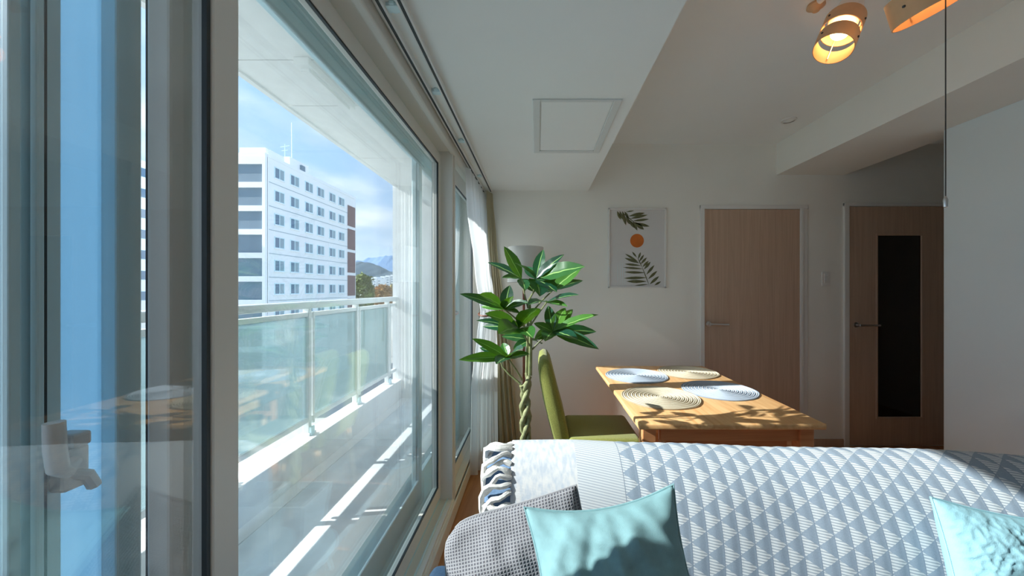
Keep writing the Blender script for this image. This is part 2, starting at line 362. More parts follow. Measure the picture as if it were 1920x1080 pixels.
obj('batten', BB(-1.10, -1.03, 1.63, 2.05, ZBC - .035, ZBC, b=.004).bbox(-1.085, -1.045, 1.66, 2.02, ZBC - .05, ZBC - .03, b=.003), M['curb'], bc)
struct('balcony_end_wall', B(BX - .02, XO, YE, YE + .2, .2, ZBC), M['curb'], 'white wall closing the far end of the balcony', 'wall')

rail = thing('balcony_railing', (BX, 1.0, .395), 'white balcony railing with frosted glass panels', 'railing')
obj('top_rail', BB(BX - .035, BX + .035, -4, YE, 1.192, 1.235, b=.008), M['railmetal'], rail)
obj('upper_rail', BB(BX - .016, BX + .016, -4, YE, 1.140, 1.168, b=.004), M['railmetal'], rail)
obj('lower_rail', BB(BX - .016, BX + .016, -4, YE, .478, .508, b=.004), M['railmetal'], rail)
pd = [2.30 + .605 * k for k in range(-10, 3)]
post0 = None
for d in pd:
    if post0 is None:
        post0 = obj('post', BB(BX - .02, BX + .02, d - .032, d - .004, .395, 1.195, b=.004).bbox(BX - .03, BX + .03, d - .04, d + .03, .395, .412, b=.004).bbox(BX - .012, BX + .02, d + .014, d + .032, .46, 1.17, b=.003), M['railmetal'], rail); pd0 = d
        br0 = obj('post_bracket', BB(BX + .02, BX + .036, d - .030, d + .005, .395, .45, b=.004), M['frame2'], rail)
    else:
        copy_part(post0, rail, (0, d - pd0, 0)); copy_part(br0, rail, (0, d - pd0, 0))
gp0 = None
for d in pd[:-1]:
    if gp0 is None: gp0 = obj('glass_panel', B(BX - .004, BX + .004, d + .03, d + .575, .50, 1.145), M['railglass'], rail); gpd = d
    else: copy_part(gp0, rail, (0, d - gpd, 0))

# ================================================================== DOORS ON THE FAR WALL
def lever(parent, x, z, ln=.12):
    h = obj('door_handle', MB().lathe([(0, 0), (.022, 0), (.022, .008), (.010, .012), (.010, .045), (0, .045)], (x, WF - .010, z), (0, -1, 0), 20), M['metal'], parent, True)
    obj('lever', MB().tube([(x, WF - .05, z), (x + .02, WF - .055, z), (x + ln, WF - .052, z - .002)], [.010, .009, .008], 10), M['metal'], h, True)
dr1 = thing('door_1', (1.8, WF, 0), 'plain wooden veneer door with a lever handle behind the table', 'door', None, 'structure')
obj('leaf', BB(1.393, 2.188, WF - .009, WF + .03, .01, 1.978, b=.002), M['door'], dr1)
obj('frame', BB(1.358, 1.392, WF - .018, WF + .02, 0, 2.013, b=.003).bbox(2.189, 2.256, WF - .010, WF + .02, 0, 2.013, b=.003).bbox(2.189, 2.212, WF - .022, WF, 0, 1.99, b=.003).bbox(1.358, 2.256, WF - .016, WF + .02, 1.98, 2.014, b=.003), M['white'], dr1)
lever(dr1, 1.425, 1.022, .15)
dr2 = thing('door_2', (3.0, WF, 0), 'wooden door with a tall narrow dark glass panel', 'door', None, 'structure')
gx0, gx1, gz0, gz1 = 2.832, 3.205, .242, 1.763
obj('leaf', BB(2.60, gx0, WF - .012, WF + .03, .01, 2.0, b=.002).bbox(gx1, 3.40, WF - .012, WF + .03, .01, 2.0, b=.002).box(gx0, gx1, WF - .012, WF + .03, .01, gz0).box(gx0, gx1, WF - .012, WF + .03, gz1, 2.0), M['door'], dr2)
obj('glass_panel', B(gx0, gx1, WF - .004, WF + .02, gz0, gz1), M['darkglass'], dr2)
obj('glazing_bead', BB(gx0 - .012, gx0 + .004, WF - .016, WF, gz0 - .012, gz1 + .012, b=.002).bbox(gx1 - .004, gx1 + .012, WF - .016, WF, gz0 - .012, gz1 + .012, b=.002).bbox(gx0, gx1, WF - .016, WF, gz1 - .004, gz1 + .012, b=.002).bbox(gx0, gx1, WF - .016, WF, gz0 - .012, gz0 + .004, b=.002), M['door'], dr2)
obj('frame', BB(2.557, 2.598, WF - .018, WF + .02, 0, 2.03, b=.003).bbox(3.402, 3.45, WF - .018, WF + .02, 0, 2.03, b=.003).bbox(2.557, 3.45, WF - .016, WF + .02, 2.004, 2.03, b=.003), M['white'], dr2)
lever(dr2, 2.655, 1.015, .165)

# ================================================================== FURNITURE
# dining table
tb = thing('dining_table', (.86, 2.2, 0), 'pine dining table with woven placemats, in front of the wooden door', 'table')
TZ = .72
obj('tabletop', BB(.447, 1.275, 1.595, 2.80, TZ - .026, TZ, b=.007, seg=3), M['pine'], tb, True)
for x, y in ((.475, 1.64), (1.19, 1.64), (.80, 2.64), (1.16, 2.64)):
    obj('leg', BB(x, x + .062, y, y + .062, 0, TZ - .027, b=.004), M['pinex'], tb)
obj('apron', BB(.56, 1.215, 1.655, 1.68, TZ - .10, TZ - .027, b=.003), M['pinex'], tb)
obj('apron', BB(.80, 1.22, 2.66, 2.685, TZ - .10, TZ - .027, b=.003), M['pinex'], tb)
obj('apron', BB(.50, .522, 1.703, 2.30, TZ - .10, TZ - .027, b=.003), M['pine'], tb)
obj('apron', BB(1.195, 1.217, 1.703, 2.64, TZ - .10, TZ - .027, b=.003), M['pine'], tb)
obj('support_rail', BB(.60, 1.17, 1.70, 1.725, TZ - .17, TZ - .095, b=.003), M['pinex'], tb)

# bench on the right side of the table
bn = thing('bench', (1.30, 2.1, 0), 'low pine bench pushed under the right side of the table', 'bench')
obj('bench_seat', BB(.78, 1.50, 1.86, 2.62, .405, .435, b=.006), M['pinex'], bn, True)
for x in (.80, 1.43):
    for y in (1.88, 2.55):
        obj('leg', BB(x, x + .05, y, y + .05, 0, .405, b=.003), M['pine'], bn)
obj('apron', BB(.85, 1.43, 1.895, 1.915, .345, .405, b=.003), M['pinex'], bn)

# round woven placemats: ridged spirals
def placemat(x, y, r, cols, label):
    prof = [(0.0005, .0)]; k = 20; top = []
    for i in range(k):
        r0 = r * i / k; r1 = r * (i + 1) / k
        for t in (.15, .35, .5, .65, .85): top.append((r0 + (r1 - r0) * t, .004 + .0035 * math.sin(math.pi * t)))
        top.append((r1, .0035))
    prof = [(.0005, .003)] + top + [(r, 0), (.0005, 0)]
    mb = MB(); n = 64; v = []; f = []
    for i, (rr, h) in enumerate(prof):
        for a in range(n):
            an = 2 * math.pi * a / n
            wob = 1 + .006 * math.sin(5 * an + x * 9) + .004 * math.sin(9 * an + y * 5)
            v.append((x + rr * wob * math.cos(an), y + rr * wob * math.sin(an), TZ + .0005 + h))
    for i in range(len(prof) - 1):
        for a in range(n): f.append((i * n + a, i * n + (a + 1) % n, (i + 1) * n + (a + 1) % n, (i + 1) * n + a))
    mb.add(v, f)
    m = bpy.data.materials.new('woven_' + label.split()[0]); m.use_nodes = True; nt = m.node_tree; b = nt.nodes['Principled BSDF']; N = nt.nodes.new; L = nt.links.new
    b.inputs['Roughness'].default_value = .85
    tc = N('ShaderNodeTexCoord'); wv = N('ShaderNodeTexWave'); wv.wave_type = 'RINGS'; wv.rings_direction = 'Z'; wv.inputs['Scale'].default_value = 20 / r / 6.283 * 1.0; wv.inputs['Distortion'].default_value = 1.0; wv.inputs['Detail'].default_value = 2
    L(tc.outputs['Object'], wv.inputs['Vector'])
    rp = N('ShaderNodeValToRGB'); e = rp.color_ramp.elements; e[0].color = cols[0]; e[1].color = cols[1]; e[0].position = .15; e[1].position = .6
    L(wv.outputs['Fac'], rp.inputs[0]); L(rp.outputs[0], b.inputs['Base Color'])
    n2 = N('ShaderNodeTexNoise'); n2.inputs['Scale'].default_value = 220; L(tc.outputs['Object'], n2.inputs['Vector']); bp = N('ShaderNodeBump'); bp.inputs['Strength'].default_value = .4; bp.inputs['Distance'].default_value = .002
    L(n2.outputs['Fac'], bp.inputs['Height']); L(bp.outputs[0], b.inputs['Normal'])
    o = obj('placemat', mb, m, None, 'all'); return tag(o, label, 'placemat', 'round woven placemats on the dining table')
CB = (srgb(140, 153, 170), srgb(188, 198, 210)); CN = (srgb(164, 150, 124), srgb(212, 202, 180))
placemat(.675, 2.475, .207, CB, 'blue grey round woven placemat at the far left of the table')
placemat(1.066, 2.575, .205, CN, 'beige round woven placemat at the far right of the table')
placemat(.672, 1.985, .209, CN, 'beige round woven placemat nearest the plant, at the table edge')
placemat(1.062, 2.125, .207, CB, 'pale blue round woven placemat beside the near beige one')

# green chair
ch = thing('dining_chair', (.3, 2.26, 0), 'green fabric upholstered dining chair beside the pine table', 'chair')
def chair_back():
    y0, y1 = 2.085, 2.47
    prof = [(.105, .40), (.070, .52), (.035, .66), (.012, .78), (.004, .85), (.012, .895), (.035, .912), (.062, .905), (.082, .87), (.105, .78), (.135, .66), (.165, .55), (.185, .45), (.188, .40)]
    mb = MB(); n = len(prof); secs = [(0, .86, .25), (.012, .95, .6), (.035, .985, .9), (.07, 1, 1), (.93, 1, 1), (.965, .985, .9), (.988, .95, .6), (1, .86, .25)]
    v = []
    for (t, zs, th) in secs:
        y = y0 + (y1 - y0) * t
        for (x, z) in prof:
            # round the upper corners and thin the side edges
            cx = .146 - (z - .40) * .21
            zz = .40 + (z - .40) * (zs if z > .6 else 1 - (1 - zs) * max(0, (z - .40) / .2))
            v.append((cx + (x - cx) * (.55 + .45 * th), y, zz))
    f = [tuple(range(n))] + [tuple((len(secs) - 1) * n + i for i in range(n - 1, -1, -1))]
    for s in range(len(secs) - 1):
        for i in range(n): f.append((s * n + i, s * n + (i + 1) % n, (s + 1) * n + (i + 1) % n, (s + 1) * n + i))
    return mb.add(v, f)
obj('backrest', chair_back(), M['green'], ch, 60)
def soft_seat():
    pts = []; bm = bmesh.new(); bmesh.ops.create_cube(bm, size=1)
    for q in bm.verts: q.co = Vector((.385 + q.co.x * .42, 2.26 + q.co.y * .425, .42 + q.co.z * .085))
    bmesh.ops.bevel(bm, geom=bm.edges[:], offset=.03, segments=4, profile=.5, affect='EDGES'); bm.verts.index_update()
    mb = MB().add([q.co for q in bm.verts], [[q.index for q in f.verts] for f in bm.faces]); bm.free(); return mb
obj('seat', soft_seat(), M['green'], ch, 'all')
for (x, y, dx) in ((.13, 2.08, -.05), (.13, 2.42, -.05), (.55, 2.08, .02), (.55, 2.42, .02)):
    obj('leg', MB().tube([(x, y, .385), (x + dx, y, 0)], [.020, .014], 8), M['pine'], ch, True)

# plant in a white square pot on a low round stool -------------------------
PD, PX = 1.62, -.055
stl = thing('plant_stool', (PX, PD, 0), 'low round white stool under the potted tree', 'stool')
obj('top', MB().lathe([(0, .125), (.160, .125), (.168, .13), (.168, .148), (.160, .150), (0, .150)], (PX, PD, 0), (0, 0, 1), 40), M['pot'], stl, True)
for k in range(3):
    a = .4 + k * 2.094
    obj('leg', MB().tube([(PX + .11 * math.cos(a), PD + .11 * math.sin(a), .125), (PX + .14 * math.cos(a), PD + .14 * math.sin(a), 0)], .011, 8), M['pot'], stl, True)
pl = thing('potted_tree', (PX, PD, .15), 'braided trunk money tree with large glossy leaves by the curtain', 'plant')
def sq(h, s): return [(PX - s, PD - s, h), (PX + s, PD - s, h), (PX + s, PD + s, h), (PX - s, PD + s, h)]
mb = MB(); v = sq(.152, .075) + sq(.40, .105) + sq(.40, .097) + sq(.37, .095)
f = [(3, 2, 1, 0)] + [(4 * l + i, 4 * l + (i + 1) % 4, 4 * l + 4 + (i + 1) % 4, 4 * l + 4 + i) for l in range(3) for i in range(4)]
obj('pot', mb.add(v, f), M['pot'], pl)
obj('soil', B(PX - .094, PX + .094, PD - .094, PD + .094, .355, .372), M['soil'], pl)
# braid
tops = [P(977, 722, PD), P(994, 705, PD), P(988, 700, PD)]
for s in range(3):
    pts = []; n = 44; ztop = tops[s].z
    for i in range(n + 1):
        t = i / n; z = .36 + (ztop - .36) * t
        rad = .009 + .010 * t + (.004 if t > .8 else 0); an = s * 2.094 + t * 17 * (ztop - .36) / .62
        cx = PX + .001 * math.sin(t * 3); 
        fl = max(0, t - .8) / .2
        p = Vector((cx + rad * math.cos(an), PD + rad * math.sin(an), z)); p = p.lerp(Vector((tops[s].x, PD + (s - 1) * .012, z)), fl * .8)
        pts.append(p)
    rads = [.0115 + .002 * math.sin(i * 1.7 + s) for i in range(n)] + [.011]
    obj('trunk', MB().tube(pts, rads, 10), M['trunk'], pl, True)
# stems: (pixel path, depth offsets)
def stem(path, r0, r1, off0=0, off1=0):
    k = len(path) - 1; pts = []
    for i, (x, y) in enumerate(path): pts.append(P(x, y, PD + off0 + (off1 - off0) * i / k))
    # resample smooth
    q = []
    for i in range(k):
        for j in range(4): q.append(pts[i].lerp(pts[i + 1], j / 4))
    q.append(pts[-1]); n = len(q)
    obj('stem', MB().tube(q, [r0 + (r1 - r0) * i / (n - 1) for i in range(n)], 7), M['stem'], pl, True)
hubs = {
 'a': ((1005, 524), -.06), 'b': ((978, 523), .05), 'c': ((1036, 545), .02), 'd': ((1025, 567), -.10), 'e': ((946, 580), -.02),
 'f': ((973, 616), -.10), 'g': ((1036, 622), -.03), 'h': ((953, 671), -.10), 'i': ((995, 638), .06)}
stem([(994, 704), (995, 640), (994, 590), (992, 560)], .009, .006, 0, 0)
stem([(988, 700), (989, 650), (990, 600)], .008, .005, .012, .02)
stem([(992, 562), (1000, 548), (1005, 524)], .004, .003, 0, hubs['a'][1])
stem([(990, 578), (983, 550), (978, 523)], .004, .003, 0, hubs['b'][1])
stem([(994, 590), (1015, 565), (1036, 545)], .004, .003, 0, hubs['c'][1])
stem([(995, 610), (1008, 590), (1025, 567)], .004, .003, 0, hubs['d'][1])
stem([(990, 620), (968, 598), (946, 580)], .005, .003, 0, hubs['e'][1])
stem([(994, 650), (985, 632), (973, 616)], .004, .003, 0, hubs['f'][1])
stem([(998, 655), (1012, 640), (1036, 622)], .004, .003, 0, hubs['g'][1])
stem([(979, 712), (967, 692), (953, 671)], .005, .003, 0, hubs['h'][1])
stem([(976, 720), (955, 702), (942, 688), (938, 675)], .005, .003, 0, .02)
stem([(994, 660), (996, 650), (995, 638)], .004, .003, 0, hubs['i'][1])
leaves = {
 'a': [(1019, 468, .06, .27), (1058, 477, -.02, .27), (1097, 500, -.10, .34), (965, 493, -.10, .32), (985, 500, .08, .3), (1012, 556, -.14, .5), (1044, 548, -.1, .45)],
 'b': [(945, 462, -.02, .30), (914, 492, .06, .22), (941, 521, -.08, .3), (1003, 548, -.03, .42), (985, 545, -.1, .4)],
 'c': [(1093, 526, .10, .18), (1046, 515, .1, .3), (1090, 502, .02, .36), (1008, 547, -.05, .45)],
 'd': [(1086, 553, -.14, .17), (990, 572, -.18, .24), (1064, 575, -.1, .2)],
 'e': [(862, 551, -.06, .19), (899, 552, -.14, .34), (902, 575, .06, .24), (956, 535, .04, .42), (991, 567, -.06, .34), (960, 556, -.1, .4), (975, 588, -.04, .3)],
 'f': [(893, 601, -.02, .2), (909, 588, -.14, .3), (1010, 578, -.2, .30), (934, 626, -.22, .4), (999, 634, -.18, .35), (950, 600, -.04, .35), (905, 612, .05, .22)],
 'g': [(1122, 590, -.06, .22), (1123, 655, -.14, .22), (1060, 577, .06, .34), (1028, 573, .08, .3), (1001, 606, .02, .34), (1002, 637, -.1, .34), (1084, 638, -.16, .28), (1074, 580, .08, .25), (1022, 640, -.12, .45), (1118, 622, .02, .24)],
 'h': [(860, 675, -.12, .17), (885, 635, -.06, .2), (899, 652, .02, .22), (943, 643, .06, .4), (981, 653, -.12, .38), (993, 664, -.06, .26), (930, 683, -.16, .3)],
 'i': [(941, 631, .0, .34), (962, 655, -.06, .34), (978, 628, .12, .4), (1015, 645, .1, .35)]}
rnd = random.Random(3)
for h, ls in leaves.items():
    (hx, hy), ho = hubs[h]
    for (tx, ty, to, wr) in ls:
        a = P(hx, hy, PD + ho); b = P(tx, ty, PD + ho + to); d = b - a; ln = d.length; dn = d.normalized()
        hint = Vector((rnd.uniform(-.35, .35), -.75 + rnd.uniform(-.3, .3), .75)); side = dn.cross(hint).normalized(); nor = side.cross(dn).normalized()
        if nor.z < 0: nor = -nor
        W = ln * wr * .50 + .005; arch = ln * .07 * (1 if nor.z > .2 else .5)
        def fn(u, t, a=a, d=d, side=side, nor=nor, W=W, arch=arch, ln=ln):
            s = u * 2 - 1; tt = max(0, (t - .05) / .95)
            w = W * (math.sin(math.pi * tt ** .85) ** .8 if 0 < tt < 1 else 0) + (.0012 if t < .06 else .0004)
            c = a + d * t + nor * (arch * 4 * t * (1 - t) * .6)
            return c + side * (s * w) + nor * (abs(s) * w * .28 + .05 * w * math.sin(t * 22 + s))
        obj('leaf', MB().grid(fn, 6, 10), M['leaf'], pl, 'all')

# floor lamp behind the plant
fl = thing('floor_lamp', (-.09, 2.76, 0), 'floor lamp with white drum shade behind the plant', 'lamp')
obj('base', MB().lathe([(0, 0), (.12, 0), (.12, .015), (.02, .03), (0, .03)], (-.09, 2.76, 0), (0, 0, 1), 32), M['rosewood'], fl, True)
obj('pole', MB().tube([(-.105, 2.76, .02), (-.105, 2.76, 1.42)], .010, 10), M['rosewood'], fl, True)
obj('shade', MB().lathe([(.140, 1.365), (.134, 1.63), (.131, 1.63), (.137, 1.365)], (-.09, 2.76, 0), (0, 0, 1), 40, True), M['shade'], fl, True)

# curtains -------------------------------------------------------------------
def interp(keys, t):
    for (t0, *a), (t1, *b) in zip(keys, keys[1:]):
        if t <= t1:
            k = (t - t0) / (t1 - t0); k = k * k * (3 - 2 * k) * .6 + k * .4
            return [p + (q - p) * k for p, q in zip(a, b)]
    return keys[-1][1:]
def drape(keys, folds, nu, nv, seed, ph=0.):
    # keys: (z, Lx, Ly, Rx, Ry, amp) from top to bottom
    zt, zb = keys[0][0], keys[-1][0]
    kk = [((zt - k[0]) / (zt - zb), *k[1:]) for k in keys]
    def fn(u, v):
        lx, ly, rx, ry, amp = interp(kk, v); z = zt + (zb - zt) * v
        L = Vector((lx, ly, z)); Rr = Vector((rx, ry, z)); d = Rr - L; n = Vector((-d.y, d.x, 0)).normalized()
        ww = folds * u * 2 * math.pi + ph + .6 * math.sin(3 * u + seed)
        a = amp * (math.sin(ww) + .35 * math.sin(2.3 * ww + seed)) + .006 * noise.noise(Vector((u * 9, v * 4, seed)))
        return L + d * (u + .015 * math.cos(ww)) + n * a
    return MB().grid(fn, nu, nv)
shc = thing('sheer_curtain', (-.42, 2.7, .01), 'white sheer curtain gathered with a tieback beside the plant', 'curtain')
k = [(2.085, -.445, 2.27, -.435, 3.00, .014), (1.85, -.445, 2.32, -.425, 3.00, .018), (1.45, -.425, 2.52, -.395, 2.98, .022),
     (1.13, -.415, 2.71, -.345, 2.86, .020), (1.0, -.43, 2.66, -.34, 2.90, .022), (.6, -.455, 2.54, -.335, 2.93, .022), (.02, -.455, 2.50, -.325, 2.93, .022)]
obj('cloth', drape(k, 6.5, 150, 40, 1.3), M['sheer'], shc, 'all')
ring = [(-.38 + .062 * math.cos(a) - .01, 2.79 + .105 * math.sin(a), 1.125 + .012 * math.sin(a * 1.0)) for a in [2 * math.pi * i / 28 for i in range(29)]]
obj('tieback', MB().tube(ring, .006, 8, False), M['rosewood'], shc, True)
obj('tassel_bead', MB().lathe([(0, -.014), (.012, -.008), (.014, 0), (.012, .008), (0, .014)], (-.335, 2.70, 1.125), (0, 0, 1), 14), M['rosewood'], shc, True)
drp = thing('beige_curtain', (-.25, 2.99, .01), 'beige green heavy drape hanging in the corner behind the sheer curtain', 'curtain')
k = [(2.10, -.405, 2.90, -.375, 3.0, .006), (1.7, -.40, 2.93, -.345, 3.0, .008), (1.2, -.39, 2.95, -.285, 3.0, .011), (.6, -.38, 2.95, -.20, 2.99, .014), (.012, -.375, 2.95, -.145, 2.985, .016)]
obj('cloth', drape(k, 5, 90, 20, 2.2), M['drape'], drp, 'all')

# curtain rails --------------------------------------------------------------
for xr, lb in ((-.447, 'white ceiling curtain rail nearest the window glass'), (-.386, 'white ceiling curtain rail further from the window glass')):
    r = thing('curtain_rail', (xr, .5, ZS), lb, 'curtain rail', 'double curtain rail on the bulkhead')
    obj('channel', BB(xr - .012, xr - .004, -2.6, 3.0, ZS - .020, ZS, b=.002).bbox(xr + .004, xr + .012, -2.6, 3.0, ZS - .020, ZS, b=.002), M['white'], r)
    obj('slot', B(xr - .004, xr + .004, -2.6, 3.0, ZS - .0208, ZS - .001), M['gasket'], r)
for y, nm in ((1.05, 'nearest'), (1.50, 'second nearest'), (2.0, 'third nearest'), (2.62, 'farthest')):
    q = obj('rail_bracket', BB(-.437, -.397, y - .014, y + .014, ZS - .013, ZS - .0005, b=.003).bbox(-.424, -.410, y - .02, y + .02, ZS - .010, ZS - .0005, b=.002), M['frame2'])
    tag(q, f'small metal bracket between the curtain rails, {nm} of four', 'bracket', 'brackets of the double curtain rail')

# access hatch on the bulkhead -------------------------------------------------
hx0, hx1, hy0, hy1 = -.022, .367, 1.567, 2.18
ht = thing('access_hatch', (.17, 1.87, ZS), 'white access hatch in the lowered ceiling bulkhead', 'hatch')
t = .034
obj('frame', BB(hx0, hx0 + t, hy0, hy1, ZS - .007, ZS, b=.002).bbox(hx1 - t, hx1, hy0, hy1, ZS - .007, ZS, b=.002).bbox(hx0 + t, hx1 - t, hy0, hy0 + t * .5, ZS - .007, ZS, b=.002).bbox(hx0 + t, hx1 - t, hy1 - t, hy1, ZS - .007, ZS, b=.002), M['hatch'], ht)
obj('panel', BB(hx0 + t + .004, hx1 - t - .004, hy0 + t * .5 + .004, hy1 - t - .004, ZS - .004, ZS + .0, b=.001), M['ceil'], ht)

# ceiling lamp: two veneer spot shades on one bar -------------------------------
cl = thing('ceiling_lamp', (1.2, 1.2, ZC), 'ceiling spotlight with wooden band shades glowing orange', 'lamp')
obj('canopy', MB().lathe([(0, 0), (.07, 0), (.07, -.02), (.03, -.03), (0, -.03)], (1.20, 1.16, ZC), (0, 0, 1), 28), M['white'], cl, True)
obj('bar', MB().tube([(1.15, 1.48, ZC - .035), (1.25, .90, ZC - .035)], .014, 10), M['white'], cl, True)
bulbm = mat('warm_bulb', (1, .8, .5, 1), .5, emit=(1.0, .62, .26, 1), estr=6)
shm = mat('veneer_band', srgb(222, 176, 132), .5, noise_amt=.05, noise_scale=25)
def spot(top, ax, rad, hs):
    # hs: (start,end) of the two bands along the axis from the holder
    ax = Vector(ax).normalized(); top = Vector(top)
    a = ax.cross(Vector((0, 1, 0))).normalized(); b = ax.cross(a)
    hd = obj('spot_head', MB().tube([(top.x, top.y, ZC - .04), tuple(top)], .011, 8).lathe([(0, -.05), (.036, -.045), (.046, -.01), (.048, .065), (.04, .07), (.0, .07)], top, ax, 28), M['white'], cl, True)
    for (h0, h1) in hs:
        r = rad
        obj('band_shade', MB().lathe([(r, h0), (r, h1), (r - .003, h1), (r - .003, h0)], top, ax, 44, True), shm, cl, True)
    for k in range(3):
        an = .9 + k * 2.094; q = top + (a * math.cos(an) + b * math.sin(an)) * (rad - .008)
        obj('shade_rod', MB().tube([q + ax * (hs[0][0] + .01), q + ax * (hs[-1][1] - .015)], .0022, 6), M['metal'], cl)
        for (h0, h1) in hs:
            obj('rivet', MB().lathe([(0, .006), (.004, .004), (.004, 0)], top + (a * math.cos(an) + b * math.sin(an)) * (rad - .001) + ax * (h0 + h1) / 2, a * math.cos(an) + b * math.sin(an), 8), M['dark'], cl)
    c = top + ax * .100
    obj('bulb', MB().lathe([(.0, .038), (.017, .035), (.030, .022), (.035, .003), (.030, -.017), (.016, -.028), (.0, -.030)], c, ax, 24), bulbm, cl, True)
ax1 = Vector((-.40, -.14, -.80)).normalized(); sp1 = P(1562, 92, 1.42) - ax1 * .200; spot(sp1, ax1, .068, ((.050, .110), (.138, .200)))
ax2 = Vector((.36, .05, -.92)).normalized(); sp2 = P(1744, 22, 1.12) - ax2 * .22; spot(sp2, ax2, .088, ((.03, .10), (.14, .22)))
cx = P(1773, 388, 1.05)
pc = obj('pull_cord', MB().tube([(cx.x, cx.y, ZC - .04), (cx.x, cx.y, cx.z + .03)], .0016, 6), M['dark'], cl)
obj('cord_weight', MB().lathe([(0, -.002), (.005, 0), (.006, .02), (.003, .03), (0, .032)], (cx.x, cx.y, cx.z), (0, 0, 1), 12), M['metal'], pc, True)

sdm = thing('smoke_detector', P(1530, 8, 1.544), 'small round beige sensor on the ceiling beside the spotlight', 'sensor')
q = P(1530, 8, 1.544)
obj('body', MB().lathe([(0, .0), (.032, .0), (.034, -.010), (.022, -.018), (.012, -.030), (0, -.032)], (q.x, q.y, ZC), (0, 0, 1), 24), M['veneer'], sdm, True)
sdm.location.z = ZC; 
dlt = thing('downlight', (1.80, 2.60, ZC), 'round white recessed downlight on the ceiling near the beam', 'downlight')
obj('ring', MB().lathe([(.036, 0), (.05, 0), (.048, -.008), (.036, -.010)], (1.80, 2.60, ZC), (0, 0, 1), 28), M['white'], dlt, True)
obj('disc', MB().lathe([(0, -.004), (.036, -.006), (.036, 0), (0, 0)], (1.80, 2.60, ZC), (0, 0, 1), 28), M['ceil'], dlt, True)

# light switch ---------------------------------------------------------------
sw = thing('light_switch', (2.411, WF, 1.337), 'white light switch plate between the two doors', 'light switch')
obj('plate', BB(2.375, 2.446, WF - .008, WF, 1.337, 1.457, b=.003), M['white'], sw)
for z in (1.375, 1.402, 1.429): obj('button', BB(2.392, 2.429, WF - .012, WF - .007, z - .012, z + .012, b=.002), M['white'], sw)

# framed leaf print ------------------------------------------------------------
px0, px1, pz0, pz1 = .589, 1.071, 1.321, 1.987
pf = thing('framed_print', (.83, WF, pz0), 'white framed print of palm leaves and an orange sun', 'picture')
tf = .013
obj('frame', BB(px0, px0 + tf, WF - .022, WF, pz0, pz1, b=.002).bbox(px1 - tf, px1, WF - .022, WF, pz0, pz1, b=.002).bbox(px0, px1, WF - .022, WF, pz1 - tf, pz1, b=.002).bbox(px0, px1, WF - .022, WF, pz0, pz0 + tf, b=.002), M['white'], pf)
M['paper'] = mat('print_paper', (.70, .70, .70, 1), .6)
obj('paper', B(px0 + tf, px1 - tf, WF - .008, WF - .001, pz0 + tf, pz1 - tf), M['paper'], pf)
M['ink'] = mat('olive_ink', srgb(100, 102, 70), .7, noise_amt=.25, noise_scale=30); M['orange'] = mat('orange_ink', srgb(206, 112, 40), .7, noise_amt=.1, noise_scale=20)
yp = WF - .0095
def A(u, v):  # crop pixels of the print (frame 120..722, 135..962) to wall coords
    return Vector((px0 + (u - 112) / (722 - 112) * (px1 - px0), yp, pz1 - (v - 132) / (964 - 132) * (pz1 - pz0)))
def blade(mb, p0, p1, wd):
    a, b = A(*p0), A(*p1); d = b - a; s = Vector((-d.z, 0, d.x)).normalized() * (wd / 610 * (px1 - px0))
    v = [a]; n = 6
    for i in range(1, n): v.append(a + d * i / n + s * math.sin(math.pi * (i / n) ** 1.1) * .5)
    v.append(b)
    for i in range(n - 1, 0, -1): v.append(a + d * i / n - s * math.sin(math.pi * (i / n) ** 1.1) * .5)
    nn = len(v); mb.add(v + [p + Vector((0, .0015, 0)) for p in v], [tuple(range(nn)), tuple(range(2 * nn - 1, nn - 1, -1))] + [(i, nn + i, nn + (i + 1) % nn, (i + 1) % nn) for i in range(nn)])
sun_v = MB().lathe([(0, 0), (72 / 610 * (px1 - px0), 0), (72 / 610 * (px1 - px0), -.0015), (0, -.0015)], A(417, 470), (0, -1, 0), 40)
obj('sun_disc', sun_v, M['orange'], pf)
low = [((540, 925), (390, 938), 14), ((520, 895), (305, 895), 34), ((525, 855), (275, 862), 30), ((505, 805), (280, 797), 26), ((485, 765), (268, 748), 22), ((460, 730), (285, 712), 24), ((445, 705), (285, 650), 30), ((430, 690), (290, 605), 22), ((415, 645), (365, 585), 18),
       ((430, 660), (455, 590), 22), ((440, 690), (490, 615), 22), ((455, 715), (520, 645), 24), ((475, 745), (540, 680), 24), ((490, 770), (560, 690), 28), ((515, 825), (600, 725), 28), ((535, 870), (630, 785), 28), ((550, 925), (650, 840), 30), ((600, 935), (670, 895), 22)]
mb = MB()
for a_, b_, w_ in low: blade(mb, a_, b_, w_)
blade(mb, (420, 640), (470, 745), 9); blade(mb, (465, 730), (545, 935), 9)
obj('palm_leaf', mb, M['ink'], pf)
up = [((205, 160), (245, 250), 30), ((235, 160), (262, 250), 26), ((262, 160), (300, 310), 34), ((300, 170), (385, 158), 14), ((325, 215), (500, 180), 34), ((345, 240), (530, 200), 30), ((370, 265), (545, 245), 26), ((395, 285), (550, 322), 32), ((390, 275), (490, 355), 44), ((375, 270), (420, 365), 30), ((330, 250), (395, 340), 34), ((300, 215), (340, 300), 30), ((285, 165), (330, 240), 26)]
mb = MB()
for a_, b_, w_ in up: blade(mb, a_, b_, w_)
blade(mb, (255, 170), (400, 290), 10)
obj('palm_leaf', mb, M['ink'], pf)
mb = MB()
for u in (212, 238, 264, 290): blade(mb, (u, 930), (u, 690), 3)
obj('thin_lines', mb, M['frame2'], pf)

